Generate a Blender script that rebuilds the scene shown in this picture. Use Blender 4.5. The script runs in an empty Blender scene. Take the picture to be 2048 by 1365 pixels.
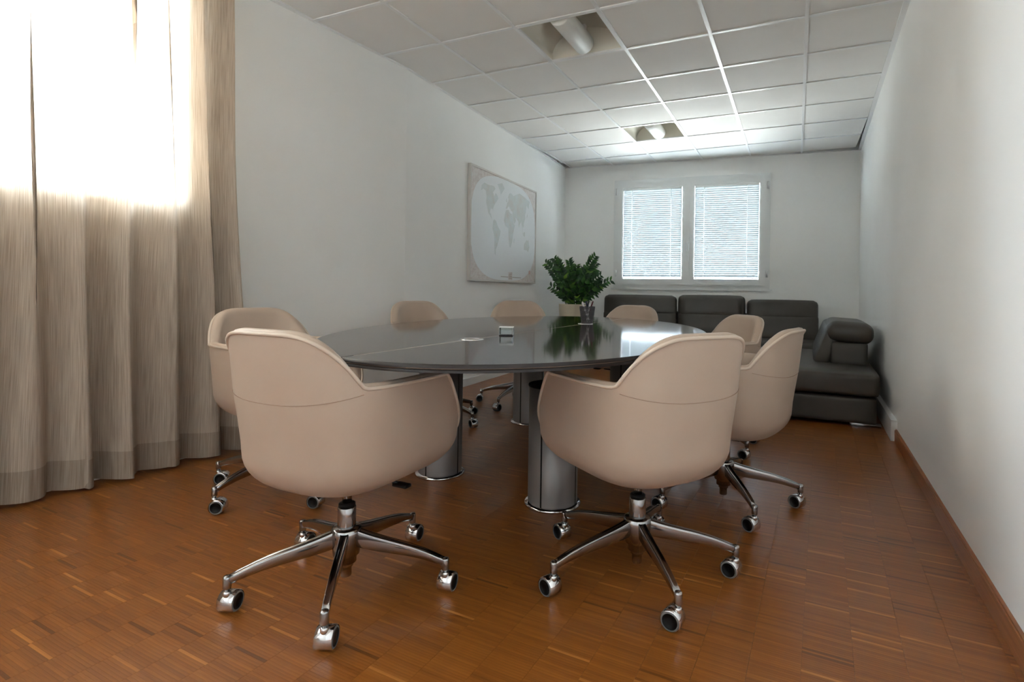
import bpy, bmesh, math, random
import numpy as np
from mathutils import Vector, Matrix, Euler

PI = math.pi
S = bpy.context.scene
C = S.collection
random.seed(7)
rng = np.random.default_rng(7)

# ------------------------------------------------------------------ camera
CAMZ = 0.94
cam_d = bpy.data.cameras.new('camera')
cam_d.sensor_fit = 'HORIZONTAL'
cam_d.sensor_width = 36
cam_d.lens = 18.9159
cam_d.shift_x = -0.03893
cam_d.shift_y = -0.04726
cam_d.clip_start = 0.02
cam = bpy.data.objects.new('camera', cam_d)
C.objects.link(cam)
YAW, PIT, ROL = -0.4264, -0.0023, 0.0147
_f = Vector((math.sin(YAW) * math.cos(PIT), math.cos(YAW) * math.cos(PIT), math.sin(PIT)))
_r = Vector((math.cos(YAW), -math.sin(YAW), 0))
_u = _r.cross(_f)
_r2 = math.cos(ROL) * _r + math.sin(ROL) * _u
_u2 = -math.sin(ROL) * _r + math.cos(ROL) * _u
cam.matrix_world = Matrix(((_r2.x, _u2.x, -_f.x, 0), (_r2.y, _u2.y, -_f.y, 0), (_r2.z, _u2.z, -_f.z, CAMZ), (0, 0, 0, 1)))
S.camera = cam

# ------------------------------------------------------------------ world: bright overcast sky, duller ground
SKY = 9.0
GROUND = 5.3
w = bpy.data.worlds.new('world')
S.world = w
w.use_nodes = True
nt = w.node_tree
bg = nt.nodes['Background']
tc = nt.nodes.new('ShaderNodeTexCoord')
sx = nt.nodes.new('ShaderNodeSeparateXYZ')
mr = nt.nodes.new('ShaderNodeMapRange')
mr.inputs[1].default_value = -0.08
mr.inputs[2].default_value = 0.08
mx = nt.nodes.new('ShaderNodeMix')
mx.data_type = 'RGBA'
mx.inputs[6].default_value = (GROUND * 0.95, GROUND * 0.985, GROUND * 0.99, 1)
mx.inputs[7].default_value = (SKY * 0.86, SKY * 0.98, SKY * 1.13, 1)
nt.links.new(tc.outputs['Generated'], sx.inputs[0])
nt.links.new(sx.outputs[2], mr.inputs[0])
nt.links.new(mr.outputs[0], mx.inputs[0])
nt.links.new(mx.outputs[2], bg.inputs[0])
bg.inputs[1].default_value = 1.0

S.view_settings.view_transform = 'Standard'
S.view_settings.look = 'None'
S.view_settings.exposure = 3.47
S.view_settings.gamma = 1.0
S.view_settings.use_curve_mapping = False
S.cycles.max_bounces = 9
S.cycles.diffuse_bounces = 6
S.cycles.glossy_bounces = 4
S.cycles.transmission_bounces = 8
S.cycles.transparent_max_bounces = 16
S.cycles.adaptive_threshold = 0.05
S.cycles.sample_clamp_indirect = 8.0


def portal(name, centre, rot, sx_, sy_):
    """sampling portal set in a window opening: it gives off no light of its own"""
    d = bpy.data.lights.new(name, 'AREA')
    d.shape = 'RECTANGLE'
    d.size = sx_
    d.size_y = sy_
    d.cycles.is_portal = True
    o = bpy.data.objects.new(name, d)
    C.objects.link(o)
    o.location = centre
    o.rotation_euler = rot
    return o


# ------------------------------------------------------------------ materials
def lin(c):
    return tuple(((v / 255) / 12.92 if v / 255 <= 0.04045 else ((v / 255 + 0.055) / 1.055) ** 2.4) for v in c) + (1,)


class Mat:
    def __init__(s, name, col=(200, 200, 200), rough=0.5, metal=0.0, coat=0.0, spec=0.5, coat_rough=0.1, ior=None):
        s.m = bpy.data.materials.new(name)
        s.m.use_nodes = True
        s.t = s.m.node_tree
        s.b = s.t.nodes['Principled BSDF']
        s.b.inputs['Base Color'].default_value = lin(col)
        s.b.inputs['Roughness'].default_value = rough
        s.b.inputs['Metallic'].default_value = metal
        s.b.inputs['Coat Weight'].default_value = coat
        s.b.inputs['Coat Roughness'].default_value = coat_rough
        s.b.inputs['Specular IOR Level'].default_value = spec

    def n(s, kind, **kw):
        nd = s.t.nodes.new(kind)
        for k, v in kw.items():
            if k.startswith('i_'):
                key = k[2:]
                nd.inputs[int(key) if key.isdigit() else key.replace('_', ' ')].default_value = v
            else:
                setattr(nd, k, v)
        return nd

    def l(s, a, b):
        s.t.links.new(a, b)

    def coords(s, scale=(1, 1, 1), kind='Object'):
        t = s.n('ShaderNodeTexCoord')
        m = s.n('ShaderNodeMapping')
        m.inputs['Scale'].default_value = scale
        s.l(t.outputs[kind], m.inputs[0])
        return m.outputs[0]

    def noise(s, vec, scale=10, detail=4, rough=0.5):
        nd = s.n('ShaderNodeTexNoise')
        nd.inputs['Scale'].default_value = scale
        nd.inputs['Detail'].default_value = detail
        nd.inputs['Roughness'].default_value = rough
        s.l(vec, nd.inputs['Vector'])
        return nd.outputs[0]

    def ramp(s, fac, stops):
        r = s.n('ShaderNodeValToRGB')
        e = r.color_ramp.elements
        while len(e) < len(stops):
            e.new(0.5)
        for el, (p, c) in zip(e, stops):
            el.position = p
            el.color = c if len(c) == 4 else lin(c)
        s.l(fac, r.inputs[0])
        return r.outputs[0]

    def bump(s, h, strength=0.2, dist=0.002):
        b = s.n('ShaderNodeBump')
        b.inputs['Strength'].default_value = strength
        b.inputs['Distance'].default_value = dist
        s.l(h, b.inputs['Height'])
        s.l(b.outputs[0], s.b.inputs['Normal'])
        return s

    def colour(s, out):
        s.l(out, s.b.inputs['Base Color'])
        return s


M = {}
# walls: painted plaster
a = Mat('wall_paint', (222, 221, 217), 0.75)
v = a.coords()
a.colour(a.ramp(a.noise(v, 1.3, 3), [(0.3, (236, 236, 233)), (0.7, (241, 241, 239))]))
a.bump(a.noise(v, 180, 3), 0.06, 0.001)
M['wall'] = a.m
a = Mat('ceiling_tile_mineral', (208, 203, 198), 0.9)
v = a.coords(kind='Generated')
v2 = a.coords()
a.colour(a.ramp(a.noise(v2, 1.1, 3), [(0.3, (226, 223, 219)), (0.7, (234, 232, 229))]))
a.bump(a.noise(v2, 140, 4, 0.7), 0.25, 0.002)
M['tile'] = a.m
M['grid'] = Mat('white_enamelled_grid', (232, 232, 232), 0.28).m
M['white'] = Mat('white_plastic', (228, 229, 228), 0.4).m
M['pvc'] = Mat('white_window_profile', (224, 226, 225), 0.35).m
# parquet
a = Mat('oak_parquet', (150, 88, 42), 0.34, coat=0.35, coat_rough=0.15)
at = a.n('ShaderNodeAttribute', attribute_name='tone')
v = a.coords((9, 160, 20))
g = a.noise(v, 1.0, 5, 0.6)
col = a.ramp(at.outputs['Fac'], [(0.0, (104, 58, 22)), (0.25, (134, 78, 30)), (0.6, (152, 91, 36)), (0.88, (166, 102, 43)), (1.0, (188, 124, 60))])
mul = a.n('ShaderNodeMix', data_type='RGBA', blend_type='MULTIPLY')
mul.inputs[0].default_value = 0.75
a.l(col, mul.inputs[6])
a.l(a.ramp(g, [(0.25, (0.62, 0.58, 0.55, 1)), (0.7, (1.05, 1.05, 1.05, 1))]), mul.inputs[7])
a.colour(mul.outputs[2])
a.bump(g, 0.05, 0.001)
M['parquet'] = a.m
M['joint'] = Mat('dark_floor_joint', (76, 45, 22), 0.7).m
a = Mat('skirting_wood', (156, 96, 52), 0.35)
v = a.coords((30, 2, 60))
a.colour(a.ramp(a.noise(v, 2, 4), [(0.3, (140, 84, 44)), (0.7, (168, 106, 60))]))
M['skirting'] = a.m
# chairs
a = Mat('cream_leather', (224, 206, 188), 0.42, spec=0.45)
v = a.coords()
a.colour(a.ramp(a.noise(v, 3.5, 3), [(0.3, (180, 159, 142)), (0.7, (188, 169, 152))]))
vo = a.n('ShaderNodeTexVoronoi', feature='DISTANCE_TO_EDGE')
vo.inputs['Scale'].default_value = 420
a.l(v, vo.inputs['Vector'])
a.bump(vo.outputs['Distance'], 0.10, 0.0006)
M['leather'] = a.m
M['piping'] = Mat('cream_piping', (206, 190, 174), 0.4).m
M['seam'] = Mat('stitched_seam', (158, 134, 114), 0.7).m
M['chrome'] = Mat('polished_aluminium', (172, 172, 173), 0.13, 1.0).m
M['chrome2'] = Mat('chrome_hood', (222, 222, 224), 0.07, 1.0).m
M['black'] = Mat('black_plastic', (13, 13, 14), 0.5, spec=0.3).m
M['tyre'] = Mat('grey_rubber_tyre', (112, 111, 110), 0.6).m
# table
a = Mat('wenge_laminate', (44, 31, 26), 0.075, spec=0.6)
v = a.coords((90, 2.2, 1))
g = a.noise(v, 3, 5, 0.6)
a.colour(a.ramp(g, [(0.3, (33, 23, 19)), (0.7, (56, 41, 34))]))
a.bump(g, 0.02, 0.0006)
M['wenge'] = a.m
M['wenge_edge'] = Mat('dark_edge_band', (30, 19, 16), 0.4).m
M['pale'] = Mat('pale_seam_strip', (222, 208, 188), 0.4).m
a = Mat('silver_column_metal', (152, 149, 148), 0.42, 0.55)
a.bump(a.noise(a.coords((1, 1, 1)), 260, 2), 0.08, 0.0006)
M['column'] = a.m
# sofa
a = Mat('taupe_leather', (66, 61, 55), 0.38, spec=0.5)
v = a.coords()
a.colour(a.ramp(a.noise(v, 4, 3), [(0.3, (61, 56, 50)), (0.7, (71, 66, 60))]))
vo = a.n('ShaderNodeTexVoronoi', feature='DISTANCE_TO_EDGE')
vo.inputs['Scale'].default_value = 260
a.l(v, vo.inputs['Vector'])
a.bump(vo.outputs['Distance'], 0.15, 0.0008)
M['sofa'] = a.m
M['sofaseam'] = Mat('dark_sofa_seam', (40, 37, 33), 0.6).m
# plant
a = Mat('glossy_leaf', (38, 84, 34), 0.3, spec=0.5)
oi = a.n('ShaderNodeObjectInfo')
a.colour(a.ramp(oi.outputs['Random'], [(0.0, (20, 52, 25)), (0.6, (40, 86, 36)), (0.92, (72, 120, 46)), (1.0, (124, 168, 58))]))
M['leaf'] = a.m
M['stem'] = Mat('green_stem', (70, 108, 44), 0.45).m
M['pot'] = Mat('cream_planter', (216, 209, 188), 0.5).m
M['soil'] = Mat('dark_soil', (40, 30, 22), 0.9).m
# map
M['mapframe'] = Mat('pale_wood_frame', (205, 200, 194), 0.4).m
a = Mat('map_border_print', (208, 201, 196), 0.45)
a.colour(a.ramp(a.noise(a.coords(), 26, 6, 0.75), [(0.35, (200, 188, 183)), (0.5, (214, 206, 202)), (0.68, (223, 219, 216))]))
M['mapborder'] = a.m
a = Mat('map_ocean_print', (228, 231, 233), 0.42)
M['ocean'] = a.m
a = Mat('map_land_print', (188, 192, 188), 0.42)
a.colour(a.ramp(a.noise(a.coords(), 9, 5, 0.7), [(0.3, (204, 199, 195)), (0.5, (207, 212, 210)), (0.7, (211, 219, 222))]))
M['land'] = a.m
M['mapink'] = Mat('map_ink', (160, 146, 138), 0.4).m
M['mapred'] = Mat('map_red_print', (214, 178, 170), 0.4).m
# fixtures
M['reflector'] = Mat('cream_reflector', (222, 217, 204), 0.38).m
M['diffuser'] = Mat('white_tube_shade', (226, 227, 224), 0.45).m
# small items
M['mesh'] = Mat('grey_metal_mesh', (96, 95, 98), 0.35, 0.8).m
M['penblue'] = Mat('navy_pen', (24, 30, 62), 0.35).m
M['penblack'] = Mat('black_pen', (20, 20, 22), 0.35).m
M['penwhite'] = Mat('white_pen', (226, 226, 230), 0.35).m
M['penred'] = Mat('maroon_pen', (96, 40, 46), 0.35).m


def glass_thin(name, tint=(1, 1, 1), refl=0.12):
    m = bpy.data.materials.new(name)
    m.use_nodes = True
    t = m.node_tree
    t.nodes.clear()
    o = t.nodes.new('ShaderNodeOutputMaterial')
    tr = t.nodes.new('ShaderNodeBsdfTransparent')
    tr.inputs[0].default_value = tint + (1,)
    gl = t.nodes.new('ShaderNodeBsdfGlossy')
    gl.inputs['Roughness'].default_value = 0.02
    fr = t.nodes.new('ShaderNodeFresnel')
    fr.inputs[0].default_value = 1.45
    mi = t.nodes.new('ShaderNodeMixShader')
    t.links.new(fr.outputs[0], mi.inputs[0])
    t.links.new(tr.outputs[0], mi.inputs[1])
    t.links.new(gl.outputs[0], mi.inputs[2])
    t.links.new(mi.outputs[0], o.inputs[0])
    return m


M['glass'] = glass_thin('window_glass', (0.96, 0.98, 0.97))
M['acrylic'] = glass_thin('clear_acrylic', (0.93, 0.95, 0.95))


def cloth(name, build_colour, trans, transp, rough=0.9):
    m = bpy.data.materials.new(name)
    m.use_nodes = True
    t = m.node_tree
    t.nodes.clear()
    o = t.nodes.new('ShaderNodeOutputMaterial')
    di = t.nodes.new('ShaderNodeBsdfDiffuse')
    tl = t.nodes.new('ShaderNodeBsdfTranslucent')
    tp = t.nodes.new('ShaderNodeBsdfTransparent')
    m1 = t.nodes.new('ShaderNodeMixShader')
    m2 = t.nodes.new('ShaderNodeMixShader')
    m1.inputs[0].default_value = trans
    col, tcol, fac = build_colour(t)
    t.links.new(col, di.inputs[0])
    t.links.new(tcol, tl.inputs[0])
    t.links.new(di.outputs[0], m1.inputs[1])
    t.links.new(tl.outputs[0], m1.inputs[2])
    if fac is not None:
        mm = t.nodes.new('ShaderNodeMath')
        mm.operation = 'MULTIPLY'
        mm.inputs[1].default_value = transp * 2
        t.links.new(fac, mm.inputs[0])
        t.links.new(mm.outputs[0], m2.inputs[0])
    else:
        m2.inputs[0].default_value = transp
    t.links.new(m1.outputs[0], m2.inputs[1])
    t.links.new(tp.outputs[0], m2.inputs[2])
    t.links.new(m2.outputs[0], o.inputs[0])
    return m


def linen_colour(dark, light):
    def f(t):
        tcn = t.nodes.new('ShaderNodeTexCoord')
        mp = t.nodes.new('ShaderNodeMapping')
        mp.inputs['Scale'].default_value = (150, 150, 2.2)
        t.links.new(tcn.outputs['UV'], mp.inputs[0])
        mp.inputs['Scale'].default_value = (230, 5.0, 1)
        n1 = t.nodes.new('ShaderNodeTexNoise')
        n1.inputs['Scale'].default_value = 1.0
        n1.inputs['Detail'].default_value = 4
        t.links.new(mp.outputs[0], n1.inputs['Vector'])
        r = t.nodes.new('ShaderNodeValToRGB')
        r.color_ramp.elements[0].position = 0.3
        r.color_ramp.elements[0].color = lin(dark)
        r.color_ramp.elements[1].position = 0.7
        r.color_ramp.elements[1].color = lin(light)
        t.links.new(n1.outputs[0], r.inputs[0])
        return r.outputs[0], r.outputs[0], n1.outputs[0]
    return f


def flat_colour(c):
    def f(t):
        r = t.nodes.new('ShaderNodeRGB')
        r.outputs[0].default_value = lin(c)
        return r.outputs[0], r.outputs[0], None
    return f


M['linen'] = cloth('beige_linen', linen_colour((168, 152, 136), (208, 195, 179)), 0.26, 0.025)
M['hem'] = cloth('beige_linen_hem', linen_colour((146, 131, 116), (184, 170, 154)), 0.20, 0.01)
M['cord'] = cloth('white_ladder_cord', flat_colour((246, 248, 248)), 0.6, 0.0)
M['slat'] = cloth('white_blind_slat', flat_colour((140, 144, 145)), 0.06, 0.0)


# ------------------------------------------------------------------ mesh helpers
class MB:
    def __init__(s):
        s.v, s.f, s.mi, s.sm = [], [], [], []

    def add(s, verts, faces, mi=0, smooth=False):
        o = len(s.v)
        s.v += [tuple(p) for p in verts]
        for f in faces:
            s.f.append(tuple(i + o for i in f))
            s.mi.append(mi)
            s.sm.append(smooth)
        return s

    def box(s, x0, x1, y0, y1, z0, z1, mi=0):
        return s.add([(x0, y0, z0), (x1, y0, z0), (x1, y1, z0), (x0, y1, z0), (x0, y0, z1), (x1, y0, z1), (x1, y1, z1), (x0, y1, z1)],
                     [(0, 3, 2, 1), (4, 5, 6, 7), (0, 1, 5, 4), (1, 2, 6, 5), (2, 3, 7, 6), (3, 0, 4, 7)], mi)

    def prism(s, poly, z0, z1, mi=0):
        n = len(poly)
        v = [(p[0], p[1], z0) for p in poly] + [(p[0], p[1], z1) for p in poly]
        f = [tuple(range(n - 1, -1, -1)), tuple(range(n, 2 * n))] + [(i, (i + 1) % n, n + (i + 1) % n, n + i) for i in range(n)]
        return s.add(v, f, mi)

    def rbox(s, size, centre=(0, 0, 0), bev=0.01, seg=3, mi=0, rot=None):
        bm = bmesh.new()
        bmesh.ops.create_cube(bm, size=1)
        for v in bm.verts:
            v.co = Vector((v.co.x * size[0], v.co.y * size[1], v.co.z * size[2]))
        bmesh.ops.bevel(bm, geom=bm.edges[:], offset=bev, segments=seg, profile=0.5, affect='EDGES')
        bm.verts.index_update()
        R = rot.to_matrix() if rot is not None else None
        vs = []
        for v in bm.verts:
            p = R @ v.co if R is not None else v.co
            vs.append((p[0] + centre[0], p[1] + centre[1], p[2] + centre[2]))
        s.add(vs, [[v.index for v in f.verts] for f in bm.faces], mi, seg > 1)
        bm.free()
        return s

    def puff(s, size, centre=(0, 0, 0), r=0.05, bulge=(0, 0, 0), n=10, mi=0, rot=None):
        """cushion: a rounded box whose faces swell by bulge"""
        bm = bmesh.new()
        bmesh.ops.create_cube(bm, size=2)
        bmesh.ops.subdivide_edges(bm, edges=bm.edges[:], cuts=n, use_grid_fill=True)
        hs = [d / 2 for d in size]
        R = rot.to_matrix() if rot is not None else None
        bm.verts.index_update()
        vs = []
        for v in bm.verts:
            c = [max(-1, min(1, t)) for t in v.co]
            # concentrate samples at the edges
            c = [math.copysign(abs(t) ** 0.7, t) for t in c]
            p = Vector([c[i] * hs[i] for i in range(3)])
            q = Vector([max(-(hs[i] - r), min(hs[i] - r, p[i])) for i in range(3)])
            d = p - q
            if d.length > 1e-9:
                d = d.normalized() * r
            p = q + d
            for i in range(3):
                j, k = (i + 1) % 3, (i + 2) % 3
                p[i] += math.copysign(1, c[i]) * abs(c[i]) ** 3 * bulge[i] * (1 - abs(c[j]) ** 2.5) * (1 - abs(c[k]) ** 2.5)
            if R is not None:
                p = R @ p
            vs.append((p[0] + centre[0], p[1] + centre[1], p[2] + centre[2]))
        s.add(vs, [[v.index for v in f.verts] for f in bm.faces], mi, True)
        bm.free()
        return s

    def tube(s, pts, r, n=10, mi=0, closed=False, caps=True, smooth=True):
        pts = [Vector(p) for p in pts]
        m = len(pts)
        rs = r if hasattr(r, '__len__') else [r] * m
        vs = []
        up = Vector((0, 0, 1))
        prev = None
        for i, p in enumerate(pts):
            a = pts[(i - 1) % m] if (closed or i > 0) else p
            b = pts[(i + 1) % m] if (closed or i < m - 1) else p
            t = (b - a).normalized()
            if prev is None:
                x = t.cross(up)
                if x.length < 1e-3:
                    x = t.cross(Vector((1, 0, 0)))
                x.normalize()
            else:
                x = prev - t * prev.dot(t)
                x.normalize()
            prev = x
            y = t.cross(x)
            for k in range(n):
                an = 2 * PI * k / n
                vs.append(p + (x * math.cos(an) + y * math.sin(an)) * rs[i])
        fs = []
        for i in range(m if closed else m - 1):
            j = (i + 1) % m
            for k in range(n):
                k2 = (k + 1) % n
                fs.append((i * n + k, i * n + k2, j * n + k2, j * n + k))
        if caps and not closed:
            fs.append(tuple(range(n - 1, -1, -1)))
            fs.append(tuple((m - 1) * n + k for k in range(n)))
        return s.add(vs, fs, mi, smooth)

    def lathe(s, prof, n=32, centre=(0, 0, 0), mi=0, smooth=True, axis='z', a0=0.0, a1=2 * PI):
        full = abs(a1 - a0 - 2 * PI) < 1e-6
        m = n if full else n + 1
        vs = []
        for (r, z) in prof:
            for k in range(m):
                an = a0 + (a1 - a0) * k / n
                if axis == 'z':
                    p = (r * math.cos(an), r * math.sin(an), z)
                elif axis == 'x':
                    p = (z, r * math.cos(an), r * math.sin(an))
                else:
                    p = (r * math.cos(an), z, r * math.sin(an))
                vs.append((p[0] + centre[0], p[1] + centre[1], p[2] + centre[2]))
        fs = []
        for i in range(len(prof) - 1):
            for k in range(n):
                k2 = (k + 1) % m
                fs.append((i * m + k, i * m + k2, (i + 1) * m + k2, (i + 1) * m + k))
        return s.add(vs, fs, mi, smooth)

    def grid(s, rows, mi=0, smooth=True, closed=False):
        nr, nc = len(rows), len(rows[0])
        vs = [p for r in rows for p in r]
        fs = []
        for i in range(nr - 1):
            for j in range(nc if closed else nc - 1):
                j2 = (j + 1) % nc
                fs.append((i * nc + j, i * nc + j2, (i + 1) * nc + j2, (i + 1) * nc + j))
        return s.add(vs, fs, mi, smooth)

    def mesh(s, name, mats):
        me = bpy.data.meshes.new(name)
        me.from_pydata(s.v, [], s.f)
        for m in (mats if isinstance(mats, (list, tuple)) else [mats]):
            me.materials.append(M[m])
        me.polygons.foreach_set('material_index', s.mi)
        me.polygons.foreach_set('use_smooth', s.sm)
        me.update()
        return me

    def build(s, name, mats, parent=None, loc=None, rot=None, fix=True):
        me = s.mesh(name, mats)
        if fix:
            bm = bmesh.new()
            bm.from_mesh(me)
            bmesh.ops.remove_doubles(bm, verts=bm.verts, dist=1e-6)
            bmesh.ops.recalc_face_normals(bm, faces=bm.faces)
            bm.to_mesh(me)
            bm.free()
        return link(name, me, parent, loc, rot)


def link(name, me, parent=None, loc=None, rot=None):
    o = bpy.data.objects.new(name, me)
    C.objects.link(o)
    if parent is not None:
        o.parent = parent
    if loc is not None:
        o.location = loc
    if rot is not None:
        o.rotation_euler = rot
    return o


def tag(o, label=None, cat=None, group=None, kind=None):
    if label:
        o['label'] = label
    if cat:
        o['category'] = cat
    if group:
        o['group'] = group
    if kind:
        o['kind'] = kind
    return o


def thing(name, label, cat, loc=(0, 0, 0), rz=0.0, group=None):
    o = link(name, None, None, loc, (0, 0, rz))
    o.empty_display_size = 0.1
    return tag(o, label, cat, group)


def sm01(t):
    t = max(0.0, min(1.0, t))
    return t * t * (3 - 2 * t)


# ------------------------------------------------------------------ room geometry
CEIL = CAMZ + 1.7809
TOP = 3.05
YF = -1.6


def xr(y):
    return 0.500 + 0.0260 * y


def yb(x):
    return 7.15 + (x + 3.061) * (7.515 - 7.15) / (0.69 + 3.061)


KINK = (-2.895, 3.48)
LFAR = (-3.061, 7.15)


def xl(y):
    if y > KINK[1]:
        return KINK[0] + (y - KINK[1]) * (LFAR[0] - KINK[0]) / (LFAR[1] - KINK[1])
    return KINK[0] - 0.0856 * (KINK[1] - y)


def wall(name, p0, p1, z0, z1, th, label, openings=()):
    """wall from p0 to p1 (room on its left side), with rectangular openings (s0, s1, z0, z1)"""
    p0, p1 = Vector(p0), Vector(p1)
    L = (p1 - p0).length
    mb = MB()
    ss = sorted({0.0, L} | {o[0] for o in openings} | {o[1] for o in openings})
    for a, b in zip(ss[:-1], ss[1:]):
        op = [o for o in openings if o[0] <= a + 1e-6 and o[1] >= b - 1e-6]
        if op:
            mb.box(a, b, -th, 0, z0, op[0][2])
            mb.box(a, b, -th, 0, op[0][3], z1)
        else:
            mb.box(a, b, -th, 0, z0, z1)
    d = p1 - p0
    o = mb.build(name, 'wall', None, (p0.x, p0.y, 0), (0, 0, math.atan2(d.y, d.x)), fix=False)
    tag(o, label, None, None, 'structure')
    return o


# back wall runs from right to left so that the room is on its left
BW0, BW1 = Vector((0.69, 7.515)), Vector((-3.061, 7.15))
bl = (BW1 - BW0).length
bd = (BW1 - BW0).normalized()


def sb(x):   # distance along the back wall for a given world x
    return (x - BW0.x) / bd.x


WX0, WX1, WZ0, WZ1 = -2.335, -0.315, 1.005, 2.50      # outer casing of the back window
wall('wall_right', (xr(YF), YF), (xr(7.6), 7.6), 0, TOP, 0.2, 'plain white right wall of the meeting room')
wall('wall_back', BW0 + bd * -0.2, BW1 + bd * 0.25, 0, TOP, 0.25, 'white end wall with the double window',
     [(sb(WX1) + 0.2 + 0.03, sb(WX0) + 0.2 - 0.03, WZ0 + 0.03, WZ1 - 0.03)])
wall('wall_left', (LFAR[0], LFAR[1]), KINK, 0, TOP, 0.25, 'white left wall that carries the framed map')
near_p0, near_p1 = Vector(KINK), Vector((xl(YF), YF))
nd = (near_p1 - near_p0).normalized()


def sn(y):
    return (y - near_p0.y) / nd.y


W2Y0, W2Y1, W2Z0, W2Z1 = -1.0, 1.89, 1.30, 2.66  # unseen near end, bare past the curtain, is added to light the near room
wall('wall_left', near_p0, near_p1, 0, TOP, 0.25, 'white left wall beside the linen curtain', [(sn(W2Y1), sn(W2Y0), W2Z0, W2Z1)])
wall('wall_front', (xl(YF) - 0.2, YF), (xr(YF) + 0.2, YF), 0, TOP, 0.2, 'white wall behind the viewer')

# ------------------------------------------------------------------ ceiling: tiles hung in a grid
cl = MB().box(-3.6, 1.1, YF - 0.2, 7.9, TOP, TOP + 0.1).build('ceiling', 'wall')
tag(cl, 'suspended ceiling of square white tiles in a white grid', None, None, 'structure')
GX0, GY0 = -2.9625, 2.6044
HB = 0.012
LIGHTS = {(2, 1), (2, 5)}
for j in range(-7, 8):
    y0, y1 = GY0 + 0.6 * j + HB, GY0 + 0.6 * (j + 1) - HB
    for i in range(0, 6):
        if (i, j) in LIGHTS:
            continue
        x0, x1 = GX0 + 0.6 * i + HB, GX0 + 0.6 * (i + 1) - HB
        pl = []
        for (x, y) in ((x0, y0), (x1, y0), (x1, y1), (x0, y1)):
            if y > yb(x) - 0.005:
                y = yb(x) - 0.005
            if y < YF:
                y = YF
            if i == 0 and x < (x0 + x1) / 2:
                x = max(x0, xl(y) + 0.004)
                if xl(y) < x0 - 0.02:
                    x = x0
            if i == 5 and x > (x0 + x1) / 2:
                x = min(x, xr(y) - 0.02)
            pl.append((x, y))
        if pl[2][1] - pl[1][1] < 0.03:
            continue
        cx, cy = sum(p[0] for p in pl) / 4, sum(p[1] for p in pl) / 4
        MB().prism([(p[0] - cx, p[1] - cy) for p in pl], CEIL + 0.007, CEIL + 0.022).build('ceiling_tile', 'tile', cl, (cx, cy, 0), fix=False)
for i in range(0, 6):
    x = GX0 + 0.6 * i
    MB().box(x - HB, x + HB, YF, yb(x), CEIL, CEIL + 0.0068).box(x - 0.004, x + 0.004, YF, yb(x), CEIL + 0.006, CEIL + 0.04).build('grid_runner', 'grid', cl, fix=False)
for j in range(-6, 9):
    y = GY0 + 0.6 * j
    if j == 8:
        continue
    MB().box(xl(y), xr(y), y - HB, y + HB, CEIL + 0.0003, CEIL + 0.0066).box(xl(y), xr(y), y - 0.004, y + 0.004, CEIL + 0.006, CEIL + 0.04).build('grid_crossbar', 'grid', cl, fix=False)
# wall angle trims under the ceiling edge
ang = MB()
for (p, q_) in (((xl(YF), YF), KINK), (KINK, LFAR)):
    ang.prism([(p[0], p[1]), (p[0] + 0.022, p[1]), (q_[0] + 0.022, q_[1]), (q_[0], q_[1])], CEIL - 0.002, CEIL + 0.006)
o = ang.build('trim_1', 'grid', fix=False)
tag(o, 'slim white edge strip along the left ceiling edge', None, None, 'structure')
# on the right the tiles stop short of the wall and a stepped angle closes the gap
o = MB().prism([(xr(YF) - 0.035, YF), (xr(YF), YF), (xr(7.5), 7.5), (xr(7.5) - 0.035, 7.5)], CEIL - 0.001, CEIL + 0.006).build('trim_2', 'grid', fix=False)
tag(o, 'slim white edge strip along the right ceiling edge', None, None, 'structure')
o = MB().prism([(LFAR[0], yb(LFAR[0]) - 0.02), (0.69, 7.515 - 0.02), (0.69, 7.515), (LFAR[0], yb(LFAR[0]))], CEIL - 0.002, CEIL + 0.006).build('trim_3', 'grid', fix=False)
tag(o, 'slim white edge strip above the window wall', None, None, 'structure')

# ------------------------------------------------------------------ recessed ceiling lights (switched off)
for (i, j), lab in (((2, 1), 'recessed square ceiling light with tube shade, the nearer one'), ((2, 5), 'recessed square ceiling light with tube shade near the window')):
    cx, cy = GX0 + 0.6 * i + 0.3, GY0 + 0.6 * j + 0.3
    t = thing('ceiling_light', lab, 'ceiling light', (cx, cy, CEIL), 0, 'recessed ceiling lights')
    h = 0.288
    fr = MB()
    for x0, x1, y0, y1 in ((-h, h, -h, -h + 0.008), (-h, h, h - 0.008, h), (-h, -h + 0.008, -h, h), (h - 0.008, h, -h, h)):
        fr.box(x0, x1, y0, y1, 0.001, 0.02)
    fr.build('frame', 'grid', t, fix=False)
    va = MB()
    rows = []
    for k in range(25):
        an = PI * k / 24
        x = -math.cos(an) * (h - 0.008)
        z = 0.012 + 0.17 * math.sin(an) ** 0.9
        rows.append([(x, -h + 0.008, z), (x, h - 0.008, z)])
    va.grid(rows)
    va.build('vault', 'reflector', t)
    for sgn in (-1, 1):
        ep = MB()
        vs = [(-math.cos(PI * k / 24) * (h - 0.008), sgn * (h - 0.010 - 0.05 * math.sin(PI * k / 24)), 0.012 + 0.17 * math.sin(PI * k / 24) ** 0.9) for k in range(25)]
        vs2 = [(p[0], sgn * (h - 0.010), 0.012) for p in vs]
        ep.grid([vs2, vs])
        ep.build('end_plate', 'reflector', t)
    tb = MB().lathe([(0.0, -0.235), (0.068, -0.235), (0.075, -0.228), (0.075, 0.228), (0.068, 0.235), (0.0, 0.235)], 32, (0, 0, 0.062), axis='y')
    tb.build('tube_shade', 'diffuser', t)
    for y_ in (-0.185, 0.185):
        MB().box(-0.03, 0.03, y_ - 0.015, y_ + 0.015, 0.12, 0.182).build('bracket', 'grid', t, fix=False)

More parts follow.
